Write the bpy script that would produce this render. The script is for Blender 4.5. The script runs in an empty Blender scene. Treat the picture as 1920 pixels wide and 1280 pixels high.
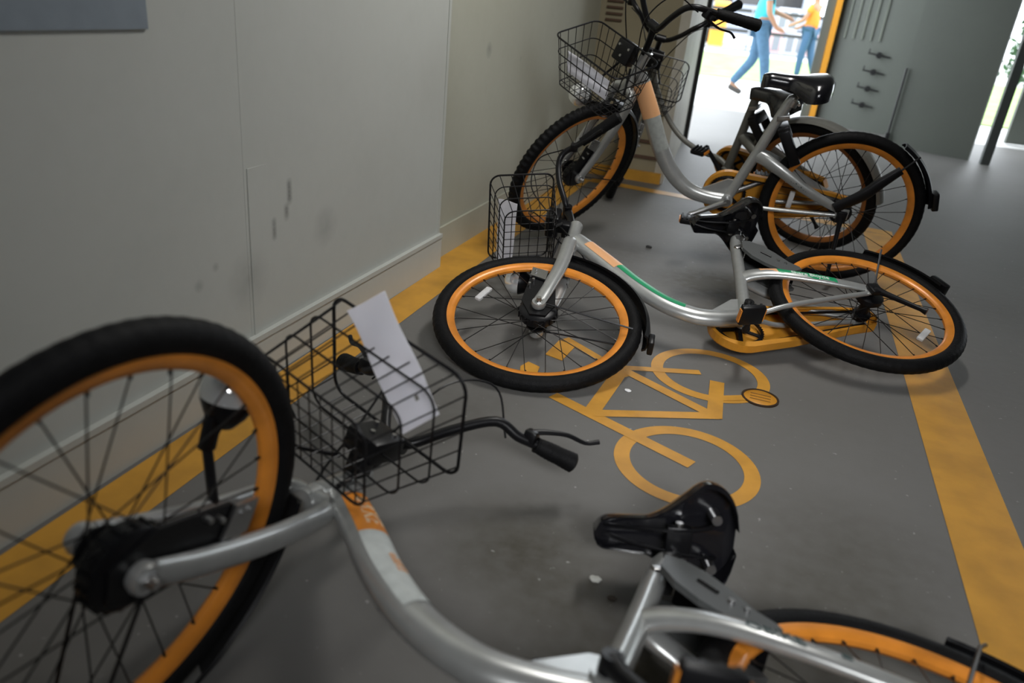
import bpy, bmesh, math, random
from mathutils import Vector, Matrix
random.seed(4)
S = bpy.context.scene
COL = S.collection
PI = math.pi

# ------------------------------------------------------------------ camera
cd = bpy.data.cameras.new('camera'); cam = bpy.data.objects.new('camera', cd); COL.objects.link(cam); S.camera = cam
cx = Vector((0.9392038, 0.3305155, 0.0930356)); cy = -Vector((0.2186841, -0.3669026, -0.9041901)); cz = -Vector((-0.2647139, 0.8695642, -0.4168748))
M = Matrix.Identity(4)
for i in range(3):
    M[i][0] = cx[i]; M[i][1] = cy[i]; M[i][2] = cz[i]
M.translation = (0, 0, 1.0419)
cam.matrix_world = M
cd.sensor_width = 36; cd.lens = 1433.86 / 1920 * 36
cd.clip_start = .02; cd.clip_end = 200
cd.dof.use_dof = True; cd.dof.focus_distance = 2.45; cd.dof.aperture_fstop = 2.3

# ------------------------------------------------------------------ world, sun, lights, exposure
W = bpy.data.worlds.new('sky'); S.world = W; W.use_nodes = True
wn = W.node_tree.nodes; bg = wn['Background']
bg.inputs[0].default_value = (.88, .94, 1, 1); bg.inputs[1].default_value = 5.5
S.view_settings.view_transform = 'Standard'; S.view_settings.look = 'None'
S.view_settings.exposure = 0; S.view_settings.gamma = 1; S.view_settings.use_curve_mapping = False
def area(name, loc, rot, sx, sy, power, col):
    l = bpy.data.lights.new(name, 'AREA'); l.shape = 'RECTANGLE'; l.size = sx; l.size_y = sy; l.energy = power; l.color = col
    o = bpy.data.objects.new(name, l); COL.objects.link(o); o.location = loc; o.rotation_euler = rot; return o
def aimed(name, loc, to, sx, sy, power, col, spread):
    o = area(name, loc, (0, 0, 0), sx, sy, power, col); o.rotation_euler = (Vector(to) - Vector(loc)).to_track_quat('-Z', 'Y').to_euler(); o.data.spread = math.radians(spread); return o
aimed('added_back_fill', (.9, -1.4, 2.3), (-.15, 1.8, .1), 1.5, .8, 9, (.97, .98, 1), 42)  # added fill behind the camera to brighten the basket papers; no window there
area('ceiling_tube_light', (-.05, 2.75, 2.45), (0, math.radians(34), 0), .3, .9, 30, (1, .98, .95))

# ------------------------------------------------------------------ materials
def mat(name, col, rough=.5, metal=0, spec=.5, noise=0, nscale=20, bump=0, bscale=60, coat=0, mottle=None):
    m = bpy.data.materials.new(name); m.use_nodes = True; n = m.node_tree; b = n.nodes['Principled BSDF']
    b.inputs['Base Color'].default_value = (*col, 1); b.inputs['Roughness'].default_value = rough
    b.inputs['Metallic'].default_value = metal; b.inputs['Specular IOR Level'].default_value = spec
    b.inputs['Coat Weight'].default_value = coat
    tc = n.nodes.new('ShaderNodeTexCoord')
    nz = n.nodes.new('ShaderNodeTexNoise'); nz.inputs['Scale'].default_value = nscale; nz.inputs['Detail'].default_value = 6
    n.links.new(tc.outputs['Object'], nz.inputs['Vector'])
    if noise:
        mx = n.nodes.new('ShaderNodeMix'); mx.data_type = 'RGBA'
        c2 = mottle or tuple(c * (1 - noise) for c in col)
        mx.inputs[6].default_value = (*col, 1); mx.inputs[7].default_value = (*c2, 1)
        r = n.nodes.new('ShaderNodeMapRange'); r.inputs[1].default_value = .38; r.inputs[2].default_value = .68
        n.links.new(nz.outputs[0], r.inputs[0]); n.links.new(r.outputs[0], mx.inputs[0]); n.links.new(mx.outputs[2], b.inputs['Base Color'])
    if bump:
        n2 = n.nodes.new('ShaderNodeTexNoise'); n2.inputs['Scale'].default_value = bscale; n2.inputs['Detail'].default_value = 4
        n.links.new(tc.outputs['Object'], n2.inputs['Vector'])
        bp = n.nodes.new('ShaderNodeBump'); bp.inputs['Strength'].default_value = bump; bp.inputs['Distance'].default_value = .01
        n.links.new(n2.outputs[0], bp.inputs['Height']); n.links.new(bp.outputs[0], b.inputs['Normal'])
    return m
SILVER = mat('silver_paint', (.46, .47, .46), .30, .55, noise=.10, nscale=30, coat=.2)
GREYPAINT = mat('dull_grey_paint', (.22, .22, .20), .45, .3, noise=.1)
CHROME = mat('chrome', (.8, .8, .8), .12, 1)
STEEL = mat('steel', (.5, .5, .5), .3, 1)
ORANGE = mat('orange_rim_paint', (.86, .30, .035), .35, .1, noise=.25, nscale=14, coat=.2)
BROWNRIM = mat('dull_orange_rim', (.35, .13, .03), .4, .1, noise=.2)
RUBBER = mat('black_rubber', (.0055, .0055, .006), .6, 0, .16, noise=.4, nscale=25, bump=.2, bscale=200)
BLACK = mat('black_plastic', (.005, .005, .006), .36, 0, .3)
WIRE = mat('black_wire_coating', (.005, .005, .006), .38, 0, .3)
GLOSS = mat('glossy_black_vinyl', (.008, .008, .010), .16, 0, .6, bump=.05, bscale=400, coat=.5)
SPOKE = mat('dark_spoke_metal', (.03, .03, .03), .35, .7)
LOCKGREY = mat('lock_grey_plastic', (.10, .105, .105), .38, .1)
GUARD = mat('yellow_chain_guard', (.62, .27, .025), .4, 0, noise=.15)
PAPER = mat('white_paper', (.86, .86, .92), .7, noise=.06, nscale=6)
STK_OR = mat('orange_sticker', (.88, .30, .03), .35)
STK_WH = mat('pale_sticker', (.62, .66, .64), .4, noise=.15, nscale=40)
STK_GREY = mat('worn_grey_sticker', (.36, .38, .36), .4, noise=.2, nscale=50)
STK_OR2 = mat('faded_orange_sticker', (.80, .42, .20), .4)
STK_GR = mat('green_sticker', (.01, .30, .12), .35)
INK = mat('dark_lettering', (.03, .06, .06), .5)
INKW = mat('white_lettering', (.75, .85, .78), .5)
INKO = mat('pale_lettering', (.85, .62, .38), .5)
REFLECT = mat('clear_reflector', (.75, .75, .75), .2, .1, bump=.5, bscale=300)
YPAINT = mat('yellow_floor_paint', (.62, .31, .035), .45, noise=.22, nscale=9)
YSYM = mat('amber_floor_paint', (.66, .32, .04), .45, noise=.2, nscale=12)
GLASS = bpy.data.materials.new('lamp_lens'); GLASS.use_nodes = True
_b = GLASS.node_tree.nodes['Principled BSDF']; _b.inputs['Base Color'].default_value = (.95, .97, .97, 1); _b.inputs['Roughness'].default_value = .08; _b.inputs['Metallic'].default_value = .65

_n = PAPER.node_tree; _p = _n.nodes['Principled BSDF']; _t = _n.nodes.new('ShaderNodeBsdfTranslucent'); _t.inputs[0].default_value = (.96, .96, 1, 1)
_m = _n.nodes.new('ShaderNodeMixShader'); _m.inputs[0].default_value = .7; _n.links.new(_p.outputs[0], _m.inputs[1]); _n.links.new(_t.outputs[0], _m.inputs[2]); _n.links.new(_m.outputs[0], _n.nodes['Material Output'].inputs[0])
def math_node(n, op, a, b=None, clamp=False):
    q = n.nodes.new('ShaderNodeMath'); q.operation = op; q.use_clamp = clamp
    for i, v in enumerate((a, b)):
        if v is None: continue
        if isinstance(v, (int, float)): q.inputs[i].default_value = v
        else: n.links.new(v, q.inputs[i])
    return q.outputs[0]
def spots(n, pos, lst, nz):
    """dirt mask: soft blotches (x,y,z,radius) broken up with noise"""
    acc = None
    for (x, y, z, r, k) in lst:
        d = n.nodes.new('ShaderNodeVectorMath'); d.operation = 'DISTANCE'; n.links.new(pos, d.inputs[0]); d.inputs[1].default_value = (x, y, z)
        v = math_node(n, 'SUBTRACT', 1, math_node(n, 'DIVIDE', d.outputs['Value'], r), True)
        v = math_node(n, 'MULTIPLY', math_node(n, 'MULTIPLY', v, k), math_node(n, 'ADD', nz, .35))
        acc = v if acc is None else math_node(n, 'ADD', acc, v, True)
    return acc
def surface(name, col, dirt, dcol, lst, rough, nscale=1.3, amt=.3, bump=.08, spec=.4, speck=0):
    m = bpy.data.materials.new(name); m.use_nodes = True; n = m.node_tree; b = n.nodes['Principled BSDF']
    tc = n.nodes.new('ShaderNodeTexCoord'); pos = tc.outputs['Object']
    nz = n.nodes.new('ShaderNodeTexNoise'); nz.inputs['Scale'].default_value = nscale; nz.inputs['Detail'].default_value = 9; nz.inputs['Roughness'].default_value = .6
    n.links.new(pos, nz.inputs['Vector'])
    n3 = n.nodes.new('ShaderNodeTexNoise'); n3.inputs['Scale'].default_value = 26; n3.inputs['Detail'].default_value = 6; n.links.new(pos, n3.inputs['Vector'])
    f = n.nodes.new('ShaderNodeMapRange'); f.inputs[1].default_value = .4; f.inputs[2].default_value = .7; n.links.new(nz.outputs[0], f.inputs[0])
    mx = n.nodes.new('ShaderNodeMix'); mx.data_type = 'RGBA'; mx.inputs[6].default_value = (*col, 1); mx.inputs[7].default_value = (*dirt, 1)
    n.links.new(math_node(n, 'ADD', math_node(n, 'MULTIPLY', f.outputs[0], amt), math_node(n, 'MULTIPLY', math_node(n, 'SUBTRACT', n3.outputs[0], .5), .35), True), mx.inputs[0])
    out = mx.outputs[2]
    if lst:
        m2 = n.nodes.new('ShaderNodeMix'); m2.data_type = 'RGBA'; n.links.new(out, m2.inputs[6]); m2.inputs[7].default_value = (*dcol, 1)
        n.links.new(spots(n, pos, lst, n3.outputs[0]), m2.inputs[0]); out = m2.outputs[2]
    if speck:
        n4 = n.nodes.new('ShaderNodeTexNoise'); n4.inputs['Scale'].default_value = 55; n4.inputs['Detail'].default_value = 3; n.links.new(pos, n4.inputs['Vector'])
        r4 = n.nodes.new('ShaderNodeMapRange'); r4.inputs[1].default_value = .70; r4.inputs[2].default_value = .76; n.links.new(n4.outputs[0], r4.inputs[0])
        m4 = n.nodes.new('ShaderNodeMix'); m4.data_type = 'RGBA'; n.links.new(out, m4.inputs[6]); m4.inputs[7].default_value = (.5, .5, .48, 1)
        n.links.new(math_node(n, 'MULTIPLY', r4.outputs[0], speck), m4.inputs[0]); out = m4.outputs[2]
    n.links.new(out, b.inputs['Base Color']); b.inputs['Roughness'].default_value = rough; b.inputs['Specular IOR Level'].default_value = spec
    bp = n.nodes.new('ShaderNodeBump'); bp.inputs['Strength'].default_value = bump; bp.inputs['Distance'].default_value = .01
    n.links.new(n3.outputs[0], bp.inputs['Height']); n.links.new(bp.outputs[0], b.inputs['Normal'])
    return m
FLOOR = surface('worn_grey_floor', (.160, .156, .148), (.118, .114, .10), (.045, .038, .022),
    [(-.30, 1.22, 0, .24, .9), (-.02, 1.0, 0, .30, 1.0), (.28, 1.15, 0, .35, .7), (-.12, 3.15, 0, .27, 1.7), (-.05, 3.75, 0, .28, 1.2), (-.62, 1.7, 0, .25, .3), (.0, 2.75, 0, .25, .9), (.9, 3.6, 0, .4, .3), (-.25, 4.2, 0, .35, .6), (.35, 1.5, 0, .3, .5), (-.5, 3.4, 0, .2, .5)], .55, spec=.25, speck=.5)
WALL = surface('painted_metal_wall', (.50, .515, .48), (.42, .435, .40), (.10, .10, .09),
    [(-1.19, 1.730, .52 - .012 * k, .016, .55) for k in range(5)] + [(-1.19, 1.715, .455 - .012 * k, .016, .5) for k in range(3)] + [(-1.19, 1.66, .43 - .014 * k, .014, .6) for k in range(4)] + [(-1.19, 1.15, .40 - .014 * k, .010, .9) for k in range(4)] + [(-1.19, 1.37, .34, .02, .5), (-1.19, 1.43, .37, .015, .6), (-1.19, 2.85, .6, .015, 1.0), (-1.19, 1.9, .36, .07, .35), (-1.19, 1.55, .30, .09, .3)], .5, nscale=2.2, amt=.35, bump=.03, spec=.4)
WALLY = surface('cream_metal_wall', (.42, .42, .345), (.35, .345, .27), (.10, .10, .09), [(-1.19, 3.2, .8, .04, .8), (-1.17, 2.85, .6, .02, 1.2), (-1.17, 3.6, .75, .03, 1)], .5, nscale=2.2, amt=.4, bump=.03)
WALL2 = surface('beige_board', (.30, .265, .175), (.235, .20, .13), (.1, .09, .07), [], .55, nscale=3, amt=.5, bump=.03)
GREYWALL = surface('grey_door_panel', (.105, .115, .098), (.085, .092, .08), (.1, .1, .1), [], .5, nscale=2, amt=.4, bump=.03)
JAMB = surface('pale_jamb_paint', (.55, .53, .46), (.40, .37, .30), (.1, .1, .1), [], .5, nscale=5, amt=.6, bump=.03)
CEIL = mat('ceiling_paint', (.20, .20, .19), .8)
DARKWALL = mat('dark_grey_wall_paint', (.10, .10, .10), .7)
DARKMET = mat('dark_metal', (.04, .04, .04), .5, .5)
ORFRAME = mat('orange_door_frame', (.75, .33, .03), .45)
GROUND = surface('pale_pavement', (.62, .62, .60), (.52, .52, .50), (.3, .3, .3), [], .6, nscale=.6, amt=.5)
GRASS = mat('grass', (.30, .48, .12), .8, noise=.5, nscale=3, bump=.5, bscale=30)
HEDGE = mat('green_leaves', (.03, .10, .025), .7, noise=.6, nscale=12)

# ------------------------------------------------------------------ mesh helpers
class MB:
    def __init__(s): s.v = []; s.f = []; s.sm = []; s.mi = []
    def add(s, v, f, sm=True, mi=0):
        o = len(s.v); s.v += [tuple(p) for p in v]; s.f += [tuple(i + o for i in q) for q in f]; s.sm += [sm] * len(f); s.mi += [mi] * len(f)
    def tube(s, pts, r, seg=10, side=None, closed=False, rn=None, smooth=0, mi=0, arc=None):
        pts = [Vector(p) for p in pts]
        if smooth: pts, r, rn = spline(pts, r, rn, smooth, closed)
        n = len(pts); rs = r if isinstance(r, (list, tuple)) else [r] * n
        rns = rn if isinstance(rn, (list, tuple)) else [rn if rn else None] * n
        V = []; nrm = None
        for i in range(n):
            a = pts[i - 1] if (i or closed) else pts[0]; b = pts[(i + 1) % n] if (i < n - 1 or closed) else pts[-1]
            t = (b - a).normalized()
            if side is not None: N1 = Vector(side); N1 = (N1 - t * N1.dot(t)).normalized()
            else:
                if nrm is None: nrm = t.orthogonal().normalized()
                nrm = (nrm - t * nrm.dot(t)).normalized(); N1 = nrm
            N2 = t.cross(N1)
            ra = rs[i]; rb = rns[i] if rns[i] else ra
            a0, a1 = arc if arc else (0, 2 * PI)
            cnt = seg if not arc else seg + 1
            for k in range(cnt):
                w = a0 + (a1 - a0) * k / seg
                V.append(pts[i] + N1 * math.cos(w) * ra + N2 * math.sin(w) * rb)
        F = []; c = seg if not arc else seg + 1
        for i in range(n if closed else n - 1):
            j = (i + 1) % n
            for k in range(seg):
                k2 = (k + 1) % c
                F.append((i * c + k, i * c + k2, j * c + k2, j * c + k))
        if not closed and not arc:
            F.append(tuple(range(seg))[::-1]); F.append(tuple((n - 1) * seg + k for k in range(seg)))
        s.add(V, F, True, mi); return s
    def box(s, c, d, M=None, mi=0, bev=0):
        x, y, z = d[0] / 2, d[1] / 2, d[2] / 2; c = Vector(c)
        if bev:
            bm = bmesh.new(); bmesh.ops.create_cube(bm, size=1)
            for v in bm.verts: v.co = Vector((v.co.x * d[0], v.co.y * d[1], v.co.z * d[2]))
            bmesh.ops.bevel(bm, geom=list(bm.edges), offset=bev, segments=2, affect='EDGES', profile=.5)
            bm.verts.index_update(); V = [(M @ v.co if M else v.co) + c for v in bm.verts]; F = [tuple(q.index for q in f.verts) for f in bm.faces]; bm.free()
            s.add(V, F, True, mi); return s
        V = [Vector((a * x, b * y, e * z)) for a in (-1, 1) for b in (-1, 1) for e in (-1, 1)]
        V = [(M @ v if M else v) + c for v in V]
        s.add(V, [(0, 1, 3, 2), (4, 6, 7, 5), (0, 4, 5, 1), (2, 3, 7, 6), (0, 2, 6, 4), (1, 5, 7, 3)], False, mi); return s
    def lathe(s, prof, seg=32, ax='y', c=(0, 0, 0), mi=0, mod=None):
        """prof: (radius, offset along axis); closed ring profile when first==last"""
        V = []; c = Vector(c)
        for k in range(seg):
            w = 2 * PI * k / seg; cs, sn = math.cos(w), math.sin(w)
            for j, (r, h) in enumerate(prof):
                if mod: r = r + mod(k, j)
                V.append(c + (Vector((r * cs, h, r * sn)) if ax == 'y' else Vector((r * cs, r * sn, h)) if ax == 'z' else Vector((h, r * cs, r * sn))))
        n = len(prof); F = []
        for k in range(seg):
            k2 = (k + 1) % seg
            for j in range(n - 1):
                F.append((k * n + j, k * n + j + 1, k2 * n + j + 1, k2 * n + j))
        s.add(V, F, True, mi); return s
    def prism(s, poly, z0, z1, M=None, mi=0):
        n = len(poly); V = [Vector((p[0], p[1], z0)) for p in poly] + [Vector((p[0], p[1], z1)) for p in poly]
        if M: V = [M @ v for v in V]
        s.add(V, [tuple(range(n))[::-1], tuple(range(n, 2 * n))] + [(i, (i + 1) % n, n + (i + 1) % n, n + i) for i in range(n)], False, mi); return s
    def mesh(s, name, mats):
        me = bpy.data.meshes.new(name); me.from_pydata(s.v, [], s.f)
        me.polygons.foreach_set('use_smooth', s.sm); me.polygons.foreach_set('material_index', s.mi)
        for m in (mats if isinstance(mats, (list, tuple)) else [mats]): me.materials.append(m)
        bm = bmesh.new(); bm.from_mesh(me); bmesh.ops.recalc_face_normals(bm, faces=bm.faces)
        for e in bm.edges:
            if len(e.link_faces) == 2 and e.calc_face_angle(0) > math.radians(38): e.smooth = False
        bm.to_mesh(me); bm.free(); me.update(); return me
def spline(pts, r, rn, k, closed):
    n = len(pts); P = []; R = []; RN = []
    g = lambda L, i: (L[i] if isinstance(L, (list, tuple)) else L)
    m = n if closed else n - 1
    for i in range(m):
        p0 = pts[(i - 1) % n] if (closed or i) else pts[0] * 2 - pts[1]; p1 = pts[i]; p2 = pts[(i + 1) % n]
        p3 = pts[(i + 2) % n] if (closed or i + 2 < n) else p2 * 2 - p1
        for q in range(k):
            t = q / k
            P.append(.5 * ((2 * p1) + (p2 - p0) * t + (2 * p0 - 5 * p1 + 4 * p2 - p3) * t * t + (3 * p1 - p0 - 3 * p2 + p3) * t ** 3))
            R.append(g(r, i) * (1 - t) + g(r, (i + 1) % n) * t)
            if rn: RN.append(g(rn, i) * (1 - t) + g(rn, (i + 1) % n) * t)
    if not closed:
        P.append(pts[-1]); R.append(g(r, n - 1))
        if rn: RN.append(g(rn, n - 1))
    return P, R, (RN if rn else None)
def obj(name, me, parent=None, mtx=None):
    o = bpy.data.objects.new(name, me); COL.objects.link(o)
    if parent: o.parent = parent
    if mtx is not None: o.matrix_local = mtx
    return o
def tag(o, label, cat, group=None):
    o['label'] = label; o['category'] = cat
    if group: o['group'] = group
    return o
def struct(name, mb, m):
    o = obj(name, mb.mesh(name, m)); o['kind'] = 'structure'; return o
def text_mesh(s, size, m, ext=.0004):
    c = bpy.data.curves.new('t', 'FONT'); c.body = s; c.size = size; c.extrude = ext; c.align_x = 'CENTER'; c.align_y = 'CENTER'; c.resolution_u = 3; c.offset = size * .012
    o = bpy.data.objects.new('t', c); COL.objects.link(o); bpy.context.view_layer.update()
    me = bpy.data.meshes.new_from_object(o.evaluated_get(bpy.context.evaluated_depsgraph_get())); bpy.data.objects.remove(o); bpy.data.curves.remove(c)
    me.materials.clear(); me.materials.append(m); return me

# ------------------------------------------------------------------ setting
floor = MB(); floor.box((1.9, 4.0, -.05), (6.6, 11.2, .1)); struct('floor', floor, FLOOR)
H = 2.7
def wallseg(mb, x0, y0, x1, y1, z0, z1, th=.05, side=1):
    d = Vector((x1 - x0, y1 - y0, 0)); L = d.length; d.normalize(); nn = Vector((-d.y, d.x, 0)) * side * th
    a = Vector((x0, y0, 0)); b = Vector((x1, y1, 0))
    mb.add([(*(p.xy), z) for z in (z0, z1) for p in (a, b, b + nn, a + nn)], [(0, 1, 2, 3)[::-1], (4, 5, 6, 7), (0, 1, 5, 4), (1, 2, 6, 5), (2, 3, 7, 6), (3, 0, 4, 7)], False)
w = MB(); wallseg(w, -1.262, -1.6, -1.168, 2.70, 0, H); struct('wall_left', w, WALL)
w = MB(); wallseg(w, -1.215, 2.70, -1.165, 4.95, 0, H); struct('wall_left_recessed', w, WALLY)
# skirting boards of the left wall: a thin projecting band
w = MB(); wallseg(w, -1.250, -1.6, -1.156, 2.70, 0, .135, .02); wallseg(w, -1.246, -1.6, -1.152, 2.70, .125, .14, .02); struct('baseboard_left', w, WALL)
w = MB(); wallseg(w, -1.205, 2.705, -1.155, 4.95, 0, .13, .02); struct('baseboard_left_recessed', w, WALLY)
def lx(y): return -1.262 + (y + 1.6) * (.094 / 4.3)
w = MB()
w.box((lx(1.55) - .001, 1.553, H / 2 + .07), (.003, .010, H - .14)); w.box((lx(1.60) - .0015, 1.60, .36), (.006, .08, .45)); struct('trim_1', w, WALL)
w = MB(); w.box((lx(2.69) - .001, 2.688, H / 2 + .07), (.006, .02, H - .14)); struct('trim_2', w, WALL)
w = MB(); wallseg(w, lx(.3), .3, lx(1.285), 1.285, .905, 2.6, .006, -1); struct('trim_3', w, mat('blue_grey_panel_paint', (.22, .26, .30), .5, noise=.1))
# far left beige board wall with louvres and slots
w = MB(); wallseg(w, -1.165, 4.95, -.62, 4.95, 0, H, .05)
struct('wall_far_left', w, WALL2)
w = MB()
for k in range(7): w.box((-1.075, 4.945, .93 + k * .035), (.10, .012, .012))
for z in (.152, .25): w.box((-.76, 4.945, z), (.28, .012, .018))
struct('trim_4', w, mat('dark_slot_paint', (.09, .05, .03), .6))
w = MB(); w.box((-.9, 4.93, .03), (.54, .03, .07)); struct('baseboard_far', w, YPAINT)
w = MB(); wallseg(w, -.615, 4.95, -.745, 6.88, 0, H, .06, 1); struct('wall_door_side', w, JAMB)
w = MB(); wallseg(w, -.62, 4.952, -.745, 6.90, 0, .0, .0); 
w = MB(); w.box((-.745, 6.9, H / 2), (.07, .05, H)); struct('trim_5', w, DARKMET)
WX = 1.02
# far right: grey panel with vertical ribs, oblique return and end wall
w = MB(); wallseg(w, .26, 9.5, 1.4, 9.14, 0, 3.2, .06, 1); struct('wall_far', w, GREYWALL)
w = MB(); wallseg(w, WX, 8.33 + (1.27 - WX) * .416, 1.715, 8.145, 0, 3.2, .06, 1); struct('wall_far_right', w, GREYWALL)
w = MB()
for k in range(5):
    x = .46 + k * .085; y = 9.5 - (x - .26) * .3165
    w.box((x, y - .008, 2.05), (.016, .016, 2.3))
struct('trim_6', w, mat('ribbed_panel_paint', (.22, .24, .20), .5))
w = MB(); w.box((.33, 9.42, 1.6), (.06, .08, 3.2)); struct('trim_7', w, ORFRAME)
w = MB(); w.box((.25, 9.46, 1.6), (.09, .06, 3.2)); struct('door_frame_1', w, GREYWALL)
w = MB(); w.box((1.835, 8.05, 1.6), (.075, .075, 3.2)); struct('trim_8', w, mat('dark_post_paint', (.10, .11, .105), .5))
w = MB(); wallseg(w, 2.41, 10.0, 5.2, 10.3, 0, 3.2, .06, 1); struct('wall_far_right_block', w, GREYWALL)
w = MB(); w.box((5.2, 3.2, H / 2), (.06, 9.6, H)); struct('wall_right', w, DARKWALL)
w = MB(); w.box((1.9, -1.6, H / 2), (6.6, .06, H)); struct('wall_back', w, DARKWALL)
w = MB()
w.add([(-1.4, -1.7, H), (5.3, -1.7, H), (5.3, 10.2, H), (1.9, 9.6, H), (.2, 9.6, H), (-.72, 6.9, H), (-1.4, 5.1, H)], [tuple(range(7))], False)
w.add([(-1.4, -1.7, H + .1), (5.3, -1.7, H + .1), (5.3, 10.2, H + .1), (1.9, 9.6, H + .1), (.2, 9.6, H + .1), (-.72, 6.9, H + .1), (-1.4, 5.1, H + .1)], [tuple(range(7))], False)
struct('ceiling', w, CEIL)
# ---- outside
w = MB(); w.box((3, 34.6, -.06), (60, 50, .1)); struct('ground', w, GROUND)
w = MB(); w.box((-2, 18.6, -.005), (24, 8.5, .02)); w.box((6.5, 14.6, -.004), (8.4, 5.6, .02)); g_ = obj('lawn', w.mesh('lawn', GRASS)); g_['kind'] = 'stuff'; tag(g_, 'bright green lawn strip outside the doorway behind the walking person', 'grass')

# ------------------------------------------------------------------ latch bars on the far panel
def bar_latch(n, x, y, z, label):
    mb = MB(); L = .22
    mb.tube([(-L / 2, 0, .012), (L / 2, 0, -.012)], .008, 8)
    body = tag(obj('sliding_latch', mb.mesh('latch_bar', DARKMET)), label, 'latch', 'latches on the grey panel'); body.location = (x, y - .035, z)
    h = MB(); h.lathe([(0, -.012), (.028, -.012), (.032, 0), (.028, .012), (0, .012)], 16, 'y'); obj('knob', h.mesh('latch_knob', DARKMET), body)
    k = MB(); k.box((-L / 2 + .01, 0, .03), (.012, .012, .05), bev=.003); obj('handle', k.mesh('latch_handle', DARKMET), body)
LT = [('topmost black sliding latch on the grey ribbed panel', 118, 0), ('second black sliding latch from the top on the grey panel', 145, 1), ('third black sliding latch from the top on the grey panel', 173, 2), ('lowest black sliding latch on the grey ribbed panel', 201, 3)]
for lab, _, k in LT:
    bar_latch(k, .83 - k * .012, 9.31, .77 - k * .165 * 1.02, lab)
mb = MB(); mb.tube([(WX, 8.40, .715), (WX, 8.40, .06)], .010, 8)  # dark tube and foot put in for the black gap at the near wall edge
seam = tag(obj('seam_tube', mb.mesh('seam_tube', DARKMET)), 'tall dark tube standing in for the rod beside the four latches on the grey panel', 'seam')
mb = MB(); mb.box((WX, 8.40, .08), (.04, .03, .08), bev=.005); obj('seam_tube_foot', mb.mesh('seam_tube_foot', DARKMET), seam)

# ------------------------------------------------------------------ painted floor marks
def strip(pts, wd, z=.0012, mb=None):
    mb = mb or MB()
    P = [Vector((*p, 0)) for p in pts]; n = len(P); L = []; Rr = []
    for i in range(n):
        t = (P[min(i + 1, n - 1)] - P[max(i - 1, 0)]).normalized(); nn = Vector((-t.y, t.x, 0)) * wd / 2
        L.append(P[i] + nn); Rr.append(P[i] - nn)
    V = [(p.x, p.y, z) for p in L + Rr]; mb.add(V, [(i, i + 1, n + i + 1, n + i) for i in range(n - 1)], False); return mb
mb = MB(); mb.add([(-1.215, -1.5, .0012), (-1.05, -1.5, .0012), (-1.036, 2.83, .0012), (-1.03, 4.72, .0012), (-1.17, 4.72, .0012), (-1.205, 2.75, .0012), (-1.156, 2.70, .0012)], [tuple(range(7))], False)
tag(obj('floor_stripe', mb.mesh('floor_stripe', YPAINT)), 'yellow painted floor stripe running along the foot of the pale left wall', 'floor marking')
mb = strip([(.655, -1.5), (.655, 4.59)], .158)
tag(obj('floor_stripe', mb.mesh('floor_stripe', YPAINT)), 'yellow painted floor stripe on the right, under the rear wheels of the lying bicycles', 'floor marking')
mb = strip([(-1.03, 4.72), (.734, 4.64)], .10, .0016)
tag(obj('floor_stripe', mb.mesh('floor_stripe', YPAINT)), 'yellow painted floor stripe closing the far end of the parking bay', 'floor marking')
sym = MB()
def ring(mb, c, r, wd, z=.0012, sy=1, n=72):
    V = []; 
    for k in range(n):
        w = 2 * PI * k / n
        for q in (r - wd / 2, r + wd / 2): V.append((c[0] + q * math.cos(w), c[1] + q * math.sin(w) * sy, z))
    mb.add(V, [(2 * k, 2 * k + 1, (2 * k + 3) % (2 * n), (2 * k + 2) % (2 * n)) for k in range(n)], False)
ring(sym, (-.030, 1.706), .163, .040, .0012)
ring(sym, (-.030, 2.266), .166, .038, .0014)
Z = .0016
for a, wd in (([(-.436, 1.887), (-.017, 1.709)], .04), ([(-.513, 2.286), (-.26, 2.12)], .035), ([(-.29, 2.168), (-.06, 2.262)], .03), ([(-.29, 2.15), (-.312, 1.84)], .045),
              ([(-.28, 2.15), (.0, 2.0)], .036), ([(-.31, 1.84), (.02, 2.0)], .036), ([(.012, 1.985), (-.003, 2.222)], .044), ([(.01, 2.11), (.10, 2.165)], .03)):
    Z += .00015; strip(a, wd, Z, sym)
sym.prism([(-.535, 2.135), (-.525, 2.262), (-.465, 2.243), (-.475, 2.118)], .0008, Z + .0002)
sym.prism([(-.56, 1.952), (-.578, 2.013), (-.566, 2.055), (-.524, 2.038), (-.514, 1.968)], .0008, Z)
tag(obj('bicycle_symbol', sym.mesh('bicycle_symbol', YSYM)), 'amber bicycle pictogram painted on the grey floor between the lying bicycles', 'floor marking')
mb = MB(); n_ = 40
mb.lathe([(0, .004), (.047, .004), (.05, .002)], n_, 'z')
ds = obj('floor_disc', mb.mesh('floor_disc', GUARD)); ds.location = (.129, 2.178, 0)
tag(ds, 'small round amber floor disc with a dark rim beside the painted bicycle symbol', 'floor disc')
mb = MB(); ring(mb, (0, 0), .052, .006, .0045); mb.lathe([(.049, 0), (.049, .005), (.055, .005), (.055, 0)], n_, 'z')
obj('rim', mb.mesh('disc_rim', mat('dark_brown_rim', (.03, .015, .005), .5)), ds)
mb = MB()
for q in (-.018, 0, .018): mb.box((0, q, .0045), (.06, .004, .001))
obj('slot', mb.mesh('disc_slot', mat('slot_brown', (.2, .09, .01), .6)), ds)

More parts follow.
